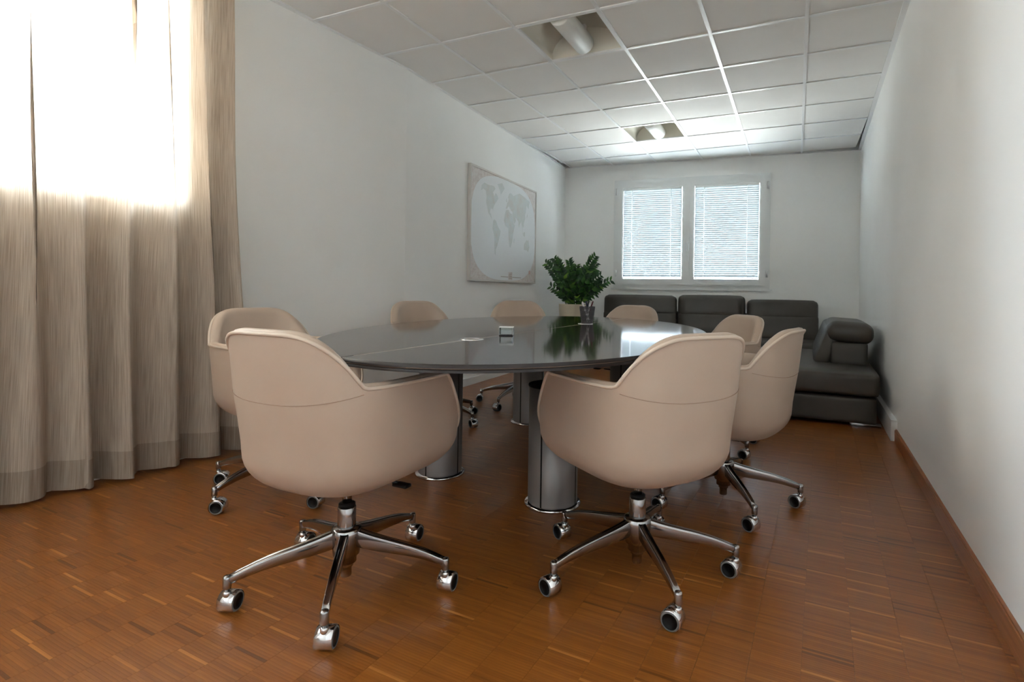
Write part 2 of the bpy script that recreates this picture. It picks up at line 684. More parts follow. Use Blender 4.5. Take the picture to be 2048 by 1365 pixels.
# ------------------------------------------------------------------ floor: parquet of short oak strips
fl = MB().prism([(xl(YF), YF), (xr(YF), YF), (xr(7.6), 7.6), (-3.1, 7.6), (KINK[0] - 0.02, KINK[1]), ], -0.1, -0.0042).build('floor', 'joint', fix=False)
tag(fl, 'glossy brown oak parquet floor of short strips', None, None, 'structure')
SL, SWD = 0.12, 0.0088
RA = math.radians(-2.2)
ca, sa = math.cos(RA), math.sin(RA)
cR = np.array([list(_r2), list(-_u2), list(_f)])


def to_px(P):
    c = (np.asarray(P) - np.array([0, 0, CAMZ])) @ cR.T
    return np.stack([1103.7297 + 1076.1 * c[:, 0] / c[:, 2], 585.71 + 1076.1 * c[:, 1] / c[:, 2], c[:, 2]], 1)


cells = []
for ci in range(-32, 12):
    off = (ci * 0.37 % 1) * SWD
    rr = np.random.default_rng(100 + ci)
    for cj in range(-200, 905):
        ux, uy = ci * SL + 0.0867, cj * SWD + off
        cxx, cyy = (ux + SL / 2) * ca - (uy + SWD / 2) * sa, (ux + SL / 2) * sa + (uy + SWD / 2) * ca
        tone = float(np.clip(rr.normal(0.5, 0.13), 0.05, 0.92))
        q_ = rr.random()
        if q_ < 0.022:
            tone = 1.0
        elif q_ < 0.032:
            tone = 0.03
        dz = rr.normal(0, 0.00004)
        if xl(cyy) - 0.05 < cxx < xr(cyy) + 0.05 and YF - 0.01 < cyy < 7.52:
            cells.append((cxx, cyy, tone, dz))
gap = 0.00025


def strip_verts(cx, cy, dz):
    hx, hy = SL / 2 - gap, SWD / 2 - gap * 0.5
    out = []
    for (x, y, z) in ((-hx, -hy, -0.004), (hx, -hy, -0.004), (hx, hy, -0.004), (-hx, hy, -0.004),
                      (-hx, -hy, dz), (hx, -hy, dz), (hx, hy, dz), (-hx, hy, dz)):
        out.append((cx + x * ca - y * sa, cy + x * sa + y * ca, z))
    return out


SF = [(4, 5, 6, 7)] + [(k, (k + 1) % 4, 4 + (k + 1) % 4, 4 + k) for k in range(4)]
cells_a = np.array(cells)
px = to_px(np.c_[cells_a[:, :2], np.zeros(len(cells))])
vis = (px[:, 2] > 0.1) & (px[:, 0] > 30) & (px[:, 0] < 2010) & (px[:, 1] < 1352) & (px[:, 1] > 600)
order = np.argsort(np.where(vis, px[:, 2], 1e9))
near = set(order[:300].tolist())
allv, allf, tones = [], [], []
for k, (x, y, tone, dz) in enumerate(cells):
    if k in near:
        me = bpy.data.meshes.new('parquet_strip')
        me.from_pydata([(p[0] - x, p[1] - y, p[2]) for p in strip_verts(x, y, dz)], [], SF)
        me.materials.append(M['parquet'])
        at_ = me.attributes.new('tone', 'FLOAT', 'FACE')
        at_.data.foreach_set('value', [tone] * len(SF))
        link('parquet_strip', me, fl, (x, y, 0))
    else:
        o_ = len(allv)
        allv += strip_verts(x, y, dz)
        allf += [tuple(i + o_ for i in f) for f in SF]
        tones += [tone] * len(SF)
me = bpy.data.meshes.new('parquet_field')
me.from_pydata(allv, [], allf)
me.materials.append(M['parquet'])
at_ = me.attributes.new('tone', 'FLOAT', 'FACE')
at_.data.foreach_set('value', tones)
tag(link('parquet_field', me, fl), None, None, None, 'stuff')

# skirtings
YT = 4.10      # the white cable trunking starts here
o = MB()
o.prism([(xr(YF) - 0.014, YF), (xr(YF), YF), (xr(YT), YT), (xr(YT) - 0.014, YT)], 0, 0.072)
o.prism([(xr(YF) - 0.010, YF), (xr(YF), YF), (xr(YT), YT), (xr(YT) - 0.010, YT)], 0.072, 0.078)
o = o.build('baseboard_right', 'skirting', fix=False)
tag(o, 'brown wooden skirting along the right wall', None, None, 'structure')
o = MB().prism([(xr(YT) - 0.034, YT), (xr(YT), YT), (xr(7.5), 7.5), (xr(7.5) - 0.034, 7.5)], 0, 0.135).build('trim_4', 'white', fix=False)
tag(o, 'white cable trunking low on the right wall beside the sofa', None, None, 'structure')
o = MB().prism([(KINK[0], KINK[1]), (KINK[0] + 0.014, KINK[1]), (LFAR[0] + 0.014, LFAR[1]), LFAR], 0, 0.07)
o.prism([(xl(YF), YF), (xl(YF) + 0.014, YF), (KINK[0] + 0.014, KINK[1]), KINK], 0, 0.07)
o = o.build('baseboard_left', 'white', fix=False)
tag(o, 'low white skirting along the left wall', None, None, 'structure')
o = MB().prism([(LFAR[0], yb(LFAR[0]) - 0.014), (0.69, 7.501), (0.69, 7.515), (LFAR[0], yb(LFAR[0]))], 0, 0.07).build('baseboard_back', 'white', fix=False)
tag(o, 'low white skirting along the window wall', None, None, 'structure')

# ------------------------------------------------------------------ back window (local frame: x to the right along the wall, y out of the wall into the room is -y)
ba = math.atan2(7.515 - 7.15, 0.69 + 3.061)


def on_back(x, depth):    # world point at given x, depth in front of the wall plane
    return (x + depth * math.sin(ba), yb(x) - depth * math.cos(ba))


W1L = (WX1 - WX0) / math.cos(ba)
w1 = thing('window_1', 'double white window in the end wall', None, (WX0, yb(WX0), 0), ba)
w1['kind'] = 'structure'


def frame_rect(mb, x0, x1, z0, z1, wd, y0, y1):
    mb.box(x0, x1, y0, y1, z0, z0 + wd).box(x0, x1, y0, y1, z1 - wd, z1)
    mb.box(x0, x0 + wd, y0, y1, z0 + wd, z1 - wd).box(x1 - wd, x1, y0, y1, z0 + wd, z1 - wd)
    return mb


frame_rect(MB(), 0, W1L, WZ0, WZ1, 0.045, -0.018, 0.06).build('casing', 'pvc', w1, fix=False)
frame_rect(MB(), 0.028, W1L - 0.028, WZ0 + 0.028, WZ1 - 0.028, 0.035, -0.026, 0.02).build('inner_frame', 'pvc', w1, fix=False)
mid = W1L / 2 - 0.005
PANES = []
for k, (x0, x1) in enumerate(((0.055, mid - 0.002), (mid + 0.002, W1L - 0.055))):
    z0, z1 = WZ0 + 0.05, WZ1 - 0.05
    sw = 0.068
    so = frame_rect(MB(), x0, x1, z0, z1, sw, -0.038, 0.02)
    frame_rect(so, x0 + sw - 0.006, x1 - sw + 0.006, z0 + sw - 0.006, z1 - sw + 0.006, 0.018, -0.030, 0.015)
    so = so.build('sash', 'pvc', w1, fix=False)
    MB().box(x0 + sw, x1 - sw, -0.004, 0.002, z0 + sw, z1 - sw).build('pane', 'glass', so, fix=False)
    PANES.append((x0 + sw + 0.012, x1 - sw - 0.012, z0 + sw + 0.012, z1 - sw - 0.012))
MB().box(mid - 0.022, mid + 0.022, -0.046, -0.036, WZ0 + 0.05, WZ1 - 0.05).box(mid - 0.01, mid + 0.01, -0.036, 0.03, WZ0 + 0.05, WZ1 - 0.05).build('meeting_stile', 'pvc', w1, fix=False)
hd = MB().rbox((0.026, 0.010, 0.13), (mid + 0.0, -0.050, 1.60), 0.004, 2)
hd.tube([(mid, -0.052, 1.62), (mid, -0.082, 1.62), (mid, -0.087, 1.60), (mid, -0.087, 1.50)], [0.009, 0.009, 0.010, 0.008], 10)
hd.build('handle', 'white', w1)
for hx in (0.035, W1L - 0.035):
    for hz in (WZ0 + 0.20, WZ1 - 0.16):
        MB().lathe([(0, -0.045), (0.010, -0.045), (0.010, 0.045), (0, 0.045)], 12, (hx, -0.036, hz)).build('hinge', 'white', w1)
MB().box(-0.03, W1L + 0.03, -0.02, 0.06, WZ0 - 0.022, WZ0).build('sill', 'pvc', w1, fix=False)

# venetian blinds hung on each sash
for k, (x0, x1, z0, z1) in enumerate(PANES):
    ox, oy = on_back(WX0 + 0 * x0, 0)
    t = thing('venetian_blind', ('white slatted blind on the left window sash', 'white slatted blind on the right window sash')[k], 'blind', (WX0, yb(WX0), 0), ba, 'venetian blinds on the end window')
    a0, a1 = x0 + 0.002, x1 - 0.002
    MB().box(a0, a1, -0.046, -0.026, z1 - 0.022, z1 - 0.002).build('headrail', 'white', t, fix=False)
    n = 44
    zs = np.linspace(z0 + 0.034, z1 - 0.036, n)
    an = math.radians(51)
    dy, dz = 0.0190 * math.cos(an), 0.0190 * math.sin(an)
    sl_rows = []
    for q_ in range(5):
        u = -1 + q_ * 0.5
        cv = 0.0022 * (1 - u * u)
        sl_rows.append([(xx, -u * dy - cv * math.sin(an), u * dz + cv * math.cos(an)) for xx in (a0, (a0 + a1) / 2, a1)])
    sme = MB().grid(sl_rows).mesh('slat', 'slat')
    for z in zs:
        link('slat', sme, t, (0, -0.036, z))
    MB().box(a0, a1, -0.044, -0.028, z0 + 0.002, z0 + 0.016).build('bottom_rail', 'white', t, fix=False)
    for fx in (0.15, 0.82):
        xx = a0 + (a1 - a0) * fx
        MB().tube([(xx, -0.049, z0 + 0.016), (xx, -0.049, z1 - 0.01)], 0.0022, 6).build('ladder_cord', 'cord', t)

# ------------------------------------------------------------------ left window behind the curtain, lengthened past it to light the near room
na = math.atan2(-nd.y, -nd.x)
p_ = (xl(W2Y0), W2Y0)
w2 = thing('window_2', 'bright white-framed window behind the linen curtain, lengthened past it out of view', None, (p_[0], p_[1], 0), na)
w2['kind'] = 'structure'
L2 = (W2Y1 - W2Y0) / math.cos(math.atan2(nd.x, -nd.y))
frame_rect(MB(), 0, L2, W2Z0, W2Z1, 0.05, 0.03, 0.09).build('casing', 'pvc', w2, fix=False)
for (x0, x1) in ((0.05, L2 / 2), (L2 / 2, L2 - 0.05)):
    so = frame_rect(MB(), x0, x1, W2Z0 + 0.05, W2Z1 - 0.05, 0.045, 0.02, 0.08).build('sash', 'pvc', w2, fix=False)
    MB().box(x0 + 0.045, x1 - 0.045, 0.05, 0.056, W2Z0 + 0.095, W2Z1 - 0.095).build('pane', 'glass', so, fix=False)
MB().box(-0.02, L2 + 0.02, -0.02, 0.03, W2Z0 - 0.03, W2Z0).build('sill', 'pvc', w2, fix=False)

# sampling portals in the two window openings
cxw = (WX0 + WX1) / 2
p_ = on_back(cxw, -0.12)
portal('sky_portal_back', (p_[0], p_[1], (WZ0 + WZ1) / 2), (math.radians(-90), 0, ba), W1L - 0.06, WZ1 - WZ0 - 0.06)
cyw = (W2Y0 + W2Y1) / 2
portal('sky_portal_left', (xl(cyw) - 0.14, cyw, (W2Z0 + W2Z1) / 2), (math.radians(-90), 0, na), L2, W2Z1 - W2Z0)

# ------------------------------------------------------------------ curtain
# front folds measured at the hem: world y positions of the crests, from the camera end to the free end
CREST = [-0.40, -0.19, 0.02, 0.22, 0.43, 0.62, 0.80, 0.99, 1.165, 1.335, 1.515, 1.70, 1.90, 2.055]
CY0, CY1 = -0.42, 2.075
ct = thing('curtain', 'floor-length beige linen curtain hanging in folds over the left window', 'curtain', (0, 0, 0))


def curtain_pt(s, z):
    """s in 0..1 along the cloth, z height; returns world x, y"""
    y = CY0 + (CY1 - CY0) * s
    k = 0
    while k < len(CREST) - 2 and y > CREST[k + 1]:
        k += 1
    ph = (y - CREST[k]) / (CREST[k + 1] - CREST[k])
    hgt = max(0.0, min(1.0, z / 2.7))
    amp = 0.068 * (1 - 0.30 * hgt) * (0.8 + 0.35 * math.sin(k * 2.3))
    cw = (1 + math.cos(2 * PI * ph)) / 2
    wv = 2 * cw ** (1.0 + 0.6 * hgt) - 1
    # folds wander a little with height, and the cloth is gathered towards its end at the top
    y2 = y + (0.014 - 0.046 * hgt) * math.sin(2 * PI * ph + 0.35) + 0.012 * math.sin(z * 2.1 + k * 1.7)
    g = sm01((y - 1.55) / 0.5)
    y2 -= g * 0.085 * hgt ** 1.3
    base = xl(y) + 0.115
    x = base + amp * wv + 0.006 * math.sin(z * 3.3 + y * 9)
    return x, y2


def curtain_mesh(name, z0, z1, nz, mat, off=0.0, ns=460):
    rows = []
    for i in range(nz + 1):
        z = z0 + (z1 - z0) * i / nz
        row = []
        for j in range(ns + 1):
            s_ = j / ns
            x, y = curtain_pt(s_, z)
            row.append((x + off, y, z))
        rows.append(row)
    mb = MB().grid(rows)
    o = mb.build(name, mat, ct, fix=False)
    uv = o.data.uv_layers.new(name='UVMap')
    vals = np.zeros((len(o.data.loops), 2))
    vi = np.array([l.vertex_index for l in o.data.loops])
    vals[:, 0] = (vi % (ns + 1)) / ns * 4.5
    vals[:, 1] = (z0 + (vi // (ns + 1)) / nz * (z1 - z0))
    uv.data.foreach_set('uv', vals.ravel())
    return o


curtain_mesh('cloth', 0.020, 2.70, 26, 'linen')
curtain_mesh('hem', 0.018, 0.150, 4, 'hem', 0.0025)

# ------------------------------------------------------------------ conference table
TC = Vector((-1.262, 2.619))
TA, TB, TR = 0.873, 1.491, 0.209
TZ = 0.740
tab = thing('conference_table', 'large oval dark brown conference table on silver column legs', 'table', (TC.x, TC.y, 0), 0)


def oval(sc_a, sc_b, n=144):
    pts = []
    for k in range(n):
        t_ = 2 * PI * k / n
        x, y = sc_a * math.cos(t_), sc_b * math.sin(t_)
        pts.append((x * math.cos(TR) - y * math.sin(TR), x * math.sin(TR) + y * math.cos(TR)))
    return pts


SEAMX = -1.20 - TC.x


def clip_half(poly, x0, sgn):
    out = []
    n = len(poly)
    for i in range(n):
        a_, b_ = poly[i], poly[(i + 1) % n]
        ia, ib = (a_[0] - x0) * sgn > 0, (b_[0] - x0) * sgn > 0
        if ia:
            out.append(a_)
        if ia != ib:
            t_ = (x0 - a_[0]) / (b_[0] - a_[0])
            out.append((x0, a_[1] + (b_[1] - a_[1]) * t_))
    return out


def slab(poly, z0, z1, bev=0.0015):
    mb = MB()
    n = len(poly)
    cx_, cy_ = sum(p[0] for p in poly) / n, sum(p[1] for p in poly) / n
    ins = [(p[0] + (cx_ - p[0]) * bev / 0.7, p[1] + (cy_ - p[1]) * bev / 0.7) for p in poly]
    mb.add([(p[0], p[1], z1) for p in ins], [tuple(range(n))], 0)
    mb.add([(p[0], p[1], z0) for p in poly], [tuple(range(n - 1, -1, -1))], 1)
    mb.grid([[(p[0], p[1], z0) for p in poly], [(p[0], p[1], z1 - bev) for p in poly], [(p[0], p[1], z1) for p in ins]], 1, True, True)
    return mb


for sgn in (-1, 1):
    slab(clip_half(oval(TA, TB), SEAMX + sgn * 0.0022, sgn), TZ - 0.0115, TZ).build('tabletop_half', ['wenge', 'wenge_edge'], tab, fix=False)
MB().box(SEAMX - 0.0022, SEAMX + 0.0022, -1.40, 1.40, TZ - 0.011, TZ - 0.0002).build('seam_strip', 'pale', tab, fix=False)
slab(oval(TA - 0.006, TB - 0.006), TZ - 0.0245, TZ - 0.0125).build('underlay', ['wenge_edge', 'wenge_edge'], tab, fix=False)
slab(oval(TA - 0.10, TB - 0.10), TZ - 0.036, TZ - 0.0245).build('mounting_board', ['wenge_edge', 'wenge_edge'], tab, fix=False)
# flat bright edge line between the layers
slab(oval(TA - 0.001, TB - 0.001), TZ - 0.0128, TZ - 0.0118, 0.0002).build('edge_line', ['wenge_edge', 'seam'], tab, fix=False)


def column(parent, x, y, top, black_top=False):
    R_ = 0.110
    c = MB()
    n = 96
    ring = []
    for k in range(n):
        an = 2 * PI * k / n
        r = R_
        ring.append((r, an))
    rows = []
    for z in (0.014, top):
        rows.append([(r * math.cos(an), r * math.sin(an), z) for r, an in ring])
    o_ = len(c.v)
    c.grid(rows, 0, True, True)
    c.add([p for p in rows[1]], [tuple(range(n))], 1)
    col = c.build('column', ['column', 'black'], parent, (x, y, 0))
    for g_ in GROOVES:
        MB().box(R_ - 0.004, R_ + 0.0005, -0.0036, 0.0036, 0.014, top - 0.001).build('groove', 'black', col, None, (0, 0, g_), fix=False)
    MB().lathe([(0.100, 0.0), (0.126, 0.0), (0.1265, 0.006), (0.122, 0.013), (0.108, 0.016)], 64).build('base_ring', 'chrome2', col)
    if black_top:
        MB().lathe([(0.113, top - 0.004), (0.114, top), (0.112, top + 0.005), (0.10, top + 0.006), (0.0, top + 0.004)], 64).build('lid', 'black', col)
    return col


GROOVES = [math.radians(g) for g in (-93, -2, 88, 178)]
for (x, y) in ((-1.655, 2.285), (-1.745, 3.46), (-1.03, 3.50)):
    column(tab, x - TC.x, y - TC.y, TZ - 0.036)
# cable outlets in the seam
for y in (1.86, 3.16):
    g_ = MB().lathe([(0.034, -0.02), (0.034, 0.001), (0.036, 0.0028), (0.044, 0.0030), (0.047, 0.0022), (0.048, 0.0002), (0.048, -0.002)], 48)
    g_ = g_.build('cable_outlet', 'chrome2', tab, (SEAMX, y - TC.y, TZ))
    MB().lathe([(0.0, 0.0012), (0.030, 0.0012), (0.034, 0.0004)], 40).build('outlet_cap', 'chrome', g_)

# grey bin of the same make under the table
bn = thing('waste_bin', 'grey metal cylinder bin with black top under the near table edge', 'bin', (-0.975, 2.185, 0), 0)
column(bn, 0, 0, 0.525, True)

# ------------------------------------------------------------------ chairs
# local frame: +y forward, +x right, origin on the floor under the seat column
HWD, YFR, YBK = 0.268, 0.302, -0.280


def plan_loop(n=176):
    dense = []
    for k in range(2400):
        ph = 2 * PI * k / 2400
        s_, c_ = math.sin(ph), math.cos(ph)
        if c_ >= 0:
            e, yd = 2 / 7.0, YFR
        else:
            e, yd = 2 / 2.9, -YBK
        dense.append((math.copysign(abs(s_) ** e, s_) * HWD, math.copysign(abs(c_) ** e, c_) * yd))
    P = np.array(dense + [dense[0]])
    d = np.r_[0, np.cumsum(np.linalg.norm(np.diff(P, axis=0), axis=1))]
    t_ = np.linspace(0, d[-1], n + 1)[:-1]
    X = np.interp(t_, d, P[:, 0])
    Y = np.interp(t_, d, P[:, 1])
    return np.c_[X, Y], t_, d[-1]


LOOP, LT, LP = plan_loop()
NL = len(LOOP)
LA = np.abs(LT - LP / 2)           # arc distance from the back centre
AMAX = LP / 2
_side = [k for k in range(NL) if LOOP[k][0] > 0]


def arc_at_y(y):
    k = min((k for k in _side if abs(LOOP[k][0]) > 0.2), key=lambda k: abs(LOOP[k][1] - y))
    return LA[k]


A_DIP, A_ARM = arc_at_y(-0.178), arc_at_y(0.1455)
LIP = 0.413
ZTOP, ZARM = 0.8155, 0.6684


def rim_z(a):
    if a < A_ARM:
        u = max(0.0, (a / A_DIP - 0.20) / 0.80)
        f_ = (ZTOP - ZARM) * (1 - u ** 2.9)
        return ZARM - 0.001 + 0.5 * (f_ + math.sqrt(f_ * f_ + 0.012 ** 2))
    ln_ = (LIP - ZARM) * (a - A_ARM - 0.006) / 0.172
    z = 0.5 * (ln_ - math.sqrt(ln_ * ln_ + 0.016 ** 2)) + 0.006      # arm top bending into the sloping front edge
    q_ = LIP - ZARM
    return ZARM + 0.5 * (z + q_ + math.sqrt((z - q_) ** 2 + 0.02 ** 2)) - 0.0003


RIM = np.array([rim_z(a_) for a_ in LA])
# outward plan normals
_d = np.roll(LOOP, -1, 0) - np.roll(LOOP, 1, 0)
NRM = np.c_[_d[:, 1], -_d[:, 0]]
NRM /= np.linalg.norm(NRM, axis=1)[:, None]
if (NRM * LOOP).sum() < 0:
    NRM = -NRM
ZB = 0.346


def lean(x, y, z):
    """the back tilts away a little above the seat"""
    b = max(0.0, min(1.0, -y / 0.25))
    return y - 0.035 * b * max(0.0, (z - 0.48) / 0.34) ** 1.2


def shell_k(z):
    return 0.956 + 0.044 * min(1.0, max(0.0, (z - 0.44) / 0.2))


def outer_pt(k, z):
    s_ = shell_k(z)
    x, y = LOOP[k][0] * s_, LOOP[k][1] * s_
    return x, lean(x, y, z), z


def make_shell():
    rows = []
    for q_ in (0.02, 0.2, 0.4, 0.55):
        rows.append([(LOOP[k][0] * q_, LOOP[k][1] * q_ - 0.01 * (1 - q_), ZB + 0.004 * q_ ** 2) for k in range(NL)])
    for q_ in range(1, 10):
        th = q_ / 9 * PI / 2
        row = []
        for k in range(NL):
            zt = min(0.46, RIM[k] - 0.03)
            z = (ZB + 0.004) + (zt - ZB - 0.004) * (1 - math.cos(th))
            s_ = 0.55 + (shell_k(zt) - 0.55) * math.sin(th)
            x, y = LOOP[k][0] * s_, LOOP[k][1] * s_
            row.append((x, lean(x, y, z) - 0.01 * (1 - s_), z))
        rows.append(row)
    for q_ in range(1, 11):
        t_ = q_ / 10
        row = []
        for k in range(NL):
            zt = min(0.46, RIM[k] - 0.03)
            row.append(outer_pt(k, zt + (RIM[k] - zt) * t_))
        rows.append(row)
    mb = MB().grid(rows, 0, True, True)
    mb.add(rows[0], [tuple(range(NL))], 0, True)
    return mb.mesh('shell', 'leather')


TH = 0.046


def inset_pt(k, off, z):
    x, y, _ = outer_pt(k, z)
    return (x - NRM[k][0] * off, y - NRM[k][1] * off, z)


def make_lining():
    rows = []
    prof = [(0.0, 0.0), (0.003, 0.006), (0.010, 0.012), (0.022, 0.014), (0.034, 0.010), (0.043, 0.0), (0.047, -0.015)]
    for off, dz in prof:
        rows.append([inset_pt(k, off, RIM[k] + dz) for k in range(NL)])
    for q_ in range(1, 10):
        t_ = q_ / 9
        row = []
        for k in range(NL):
            zl = 0.400
            z = (RIM[k] - 0.015) + (zl - RIM[k] + 0.015) * t_
            x, y, _ = outer_pt(k, max(z, 0.36))
            off = 0.047 + 0.012 * math.sin(PI * t_)
            row.append((x - NRM[k][0] * off, y - NRM[k][1] * off, z))
        rows.append(row)
    mb = MB().grid(rows, 0, True, True)
    mb.add(rows[-1], [tuple(range(NL))], 0, False)
    return mb.mesh('inner_lining', 'leather')


def make_cushion():
    rows = []
    for off, z in ((0.062, 0.402), (0.054, 0.415), (0.052, 0.440), (0.056, 0.458), (0.068, 0.470), (0.10, 0.477), (0.16, 0.481)):
        row = []
        for k in range(NL):
            x, y = LOOP[k] * 0.965
            o_ = off - (0.034 if LOOP[k][1] > 0.2 and abs(LOOP[k][0]) < 0.2 else 0)
            row.append((x - NRM[k][0] * o_, y - NRM[k][1] * o_, z))
        rows.append(row)
    rows.append([(p[0] * 0.3, p[1] * 0.3, 0.483) for p in rows[-1]])
    mb = MB().grid(rows, 0, True, True)
    mb.add(rows[-1], [tuple(range(NL))], 0, True)
    mb.add(rows[0], [tuple(range(NL))], 0, False)
    return mb.mesh('seat_cushion', 'leather')


def make_piping():
    pts = [inset_pt(k, -0.0012, RIM[k] + 0.002) for k in range(NL)]
    return MB().tube(pts, 0.0055, 8, closed=True).mesh('piping', 'piping')


def make_seam():
    pts = []
    ks = sorted((k for k in range(NL) if LA[k] <= A_DIP * 1.0), key=lambda k: LT[k])
    for k in ks:
        t_ = LA[k] / A_DIP
        z = ZARM - 0.012 - 0.030 * (1 - t_ * t_)
        x, y, _ = outer_pt(k, z)
        pts.append((x + NRM[k][0] * 0.0004, y + NRM[k][1] * 0.0004, z))
    return MB().tube(pts, 0.0010, 6).mesh('back_seam', 'seam')


def make_leg():
    """one arm of the star base, along +x"""
    rows = []
    n = 14
    for i in range(n + 1):
        t_ = i / n
        r = 0.020 + (0.322 - 0.020) * t_
        zt = 0.186 - 0.080 * t_ - 0.010 * math.sin(PI * t_) * (1 - 2 * t_) + 0.004 * math.sin(PI * t_)
        dpt = 0.034 * (1 - t_) ** 1.1 + 0.025
        wt = 0.0135 - 0.003 * t_
        wb = wt * 0.72
        ch = 0.0042
        rows.append([(r, -wt + ch * 0.6, zt), (r, -wt + 0.0045, zt - 0.0016), (r, wt - 0.0045, zt - 0.0016), (r, wt - ch * 0.6, zt), (r, wt, zt - ch), (r, wt * 0.95, zt - dpt * 0.5),
                     (r, wb, zt - dpt + 0.003), (r, wb - 0.004, zt - dpt), (r, -wb + 0.004, zt - dpt), (r, -wb, zt - dpt + 0.003), (r, -wt * 0.95, zt - dpt * 0.5), (r, -wt, zt - ch)])
    mb = MB().grid(rows, 0, True, True)
    mb.add(rows[-1], [tuple(range(12))], 0, False)
    mb.add(rows[0], [tuple(range(12))], 0, False)
    # rounded end boss and stem
    mb.lathe([(0.0, 0.1085), (0.0095, 0.1075), (0.0118, 0.103), (0.0118, 0.074), (0.0105, 0.071), (0.0068, 0.070), (0.0068, 0.052)], 16, (0.324, 0, 0))
    return mb.mesh('base_leg', 'chrome')


def make_hood():
    """chrome hood of a twin-wheel castor, axle along local y, origin on the stem axis at floor height"""
    mb = MB()
    r, w_ = 0.0300, 0.0235
    cx_, cz_ = 0.016, 0.0285
    a0, a1 = math.radians(-25), math.radians(222)
    prof = [(r - 0.002, -w_), (r + 0.0004, -w_ + 0.001), (r + 0.0006, 0.0), (r + 0.0004, w_ - 0.001), (r - 0.002, w_)]
    vs = []
    n = 22
    for (rr_, yy) in prof:
        vs.append([(cx_ + rr_ * math.cos(a0 + (a1 - a0) * k / n), yy, cz_ + rr_ * math.sin(a0 + (a1 - a0) * k / n)) for k in range(n + 1)])
    mb.grid(vs, 0, True)
    mb.lathe([(0.0095, 0.050), (0.0110, 0.054), (0.0110, 0.062), (0.008, 0.065), (0.0, 0.065)], 14)
    mb.lathe([(0.0, -0.004), (0.012, -0.004), (0.012, 0.004), (0.0, 0.004)], 14, (cx_, 0, cz_), axis='y')
    return mb.mesh('caster_hood', 'chrome2')


def make_wheel():
    mb = MB()
    r = 0.0280
    mb.lathe([(r - 0.006, 0.0125), (r - 0.0055, 0.0120), (0.006, 0.0118), (0.0, 0.0118)], 28, axis='y', mi=0)
    mb.lathe([(r - 0.0045, 0.0135), (r - 0.0060, 0.0125)], 28, axis='y', mi=1)
    mb.lathe([(r - 0.0045, 0.0135), (r - 0.0015, 0.0122), (r, 0.009), (r, -0.006), (r - 0.003, -0.0085), (r - 0.006, -0.009)], 28, axis='y', mi=1)
    mb.lathe([(r - 0.006, -0.009), (0.0, -0.009)], 28, axis='y', mi=0)
    return mb.mesh('wheel', ['black', 'tyre'])


ME = dict(shell=make_shell(), inner_lining=make_lining(), seat_cushion=make_cushion(), piping=make_piping(), back_seam=make_seam(), base_leg=make_leg(), caster_hood=make_hood(), wheel=make_wheel())
for k_ in ('shell', 'inner_lining', 'seat_cushion', 'base_leg', 'caster_hood', 'wheel', 'piping', 'back_seam'):
    bm = bmesh.new()
    bm.from_mesh(ME[k_])
    bmesh.ops.remove_doubles(bm, verts=bm.verts, dist=1e-6)
    bmesh.ops.recalc_face_normals(bm, faces=bm.faces)
    bm.to_mesh(ME[k_])
    bm.free()
ME['gas_lift'] = MB().lathe([(0.0, 0.24), (0.0145, 0.24), (0.0145, 0.362), (0.0, 0.362)], 24).mesh('gas_lift', 'chrome')
ME['sleeve'] = MB().lathe([(0.0, 0.168), (0.027, 0.168), (0.028, 0.172), (0.028, 0.247), (0.0265, 0.250), (0.0, 0.250)], 28).mesh('sleeve', 'chrome')
ME['collar'] = MB().lathe([(0.0, 0.250), (0.0255, 0.250), (0.0255, 0.259), (0.021, 0.262), (0.0, 0.262)], 28).mesh('collar', 'black')
ME['hub'] = MB().lathe([(0.0, 0.186), (0.040, 0.186), (0.046, 0.182), (0.047, 0.165), (0.040, 0.100), (0.031, 0.096), (0.031, 0.075), (0.0, 0.075)], 30).mesh('hub', 'chrome')
ME['lower_tube'] = MB().lathe([(0.0, 0.030), (0.0155, 0.030), (0.0165, 0.032), (0.0165, 0.060), (0.0215, 0.062), (0.0215, 0.09), (0.0, 0.09)], 24).mesh('lower_tube', 'chrome')
ME['mechanism'] = MB().rbox((0.16, 0.22, 0.03), (0, 0.01, 0.343), 0.008, 2).mesh('mechanism', 'black')
ME['lever'] = MB().tube([(0.06, 0.05, 0.342), (0.11, 0.055, 0.334), (0.15, 0.06, 0.327)], 0.006, 8).rbox((0.055, 0.030, 0.011), (0.165, 0.062, 0.323), 0.004, 2).mesh('lever', 'black')
SEATPARTS = ('shell', 'inner_lining', 'seat_cushion', 'piping', 'back_seam', 'mechanism', 'lever')
BASEPARTS = ('gas_lift', 'sleeve', 'collar', 'hub', 'lower_tube')


def chair(label, x, y, face, base, dz, swivel):
    t = thing('swivel_chair', label, 'chair', (x, y, 0), 0, 'cream swivel chairs around the table')
    for n in SEATPARTS:
        o_ = link(n, ME[n], t, (0, 0, dz), (0, 0, math.radians(face - 90)))
    for n in BASEPARTS:
        link(n, ME[n], t, (0, 0, dz if n == 'gas_lift' else 0), (0, 0, math.radians(base)))
    for k in range(5):
        lg = link('base_leg', ME['base_leg'], t, (0, 0, 0), (0, 0, math.radians(base + 72 * k)))
        s_ = math.radians(swivel[k] - base - 72 * k)        # castor direction in world terms
        link('caster_hood', ME['caster_hood'], lg, (0.324, 0, 0), (0, 0, s_))
        for sd in (-1, 1):
            cx_, cy_ = 0.016, 0.0110 * sd
            loc = (0.324 + cx_ * math.cos(s_) - cy_ * math.sin(s_), cx_ * math.sin(s_) + cy_ * math.cos(s_), 0.0282)
            link('wheel', ME['wheel'], lg, loc, (0, 0, s_ + (0 if sd > 0 else PI)))
    return t


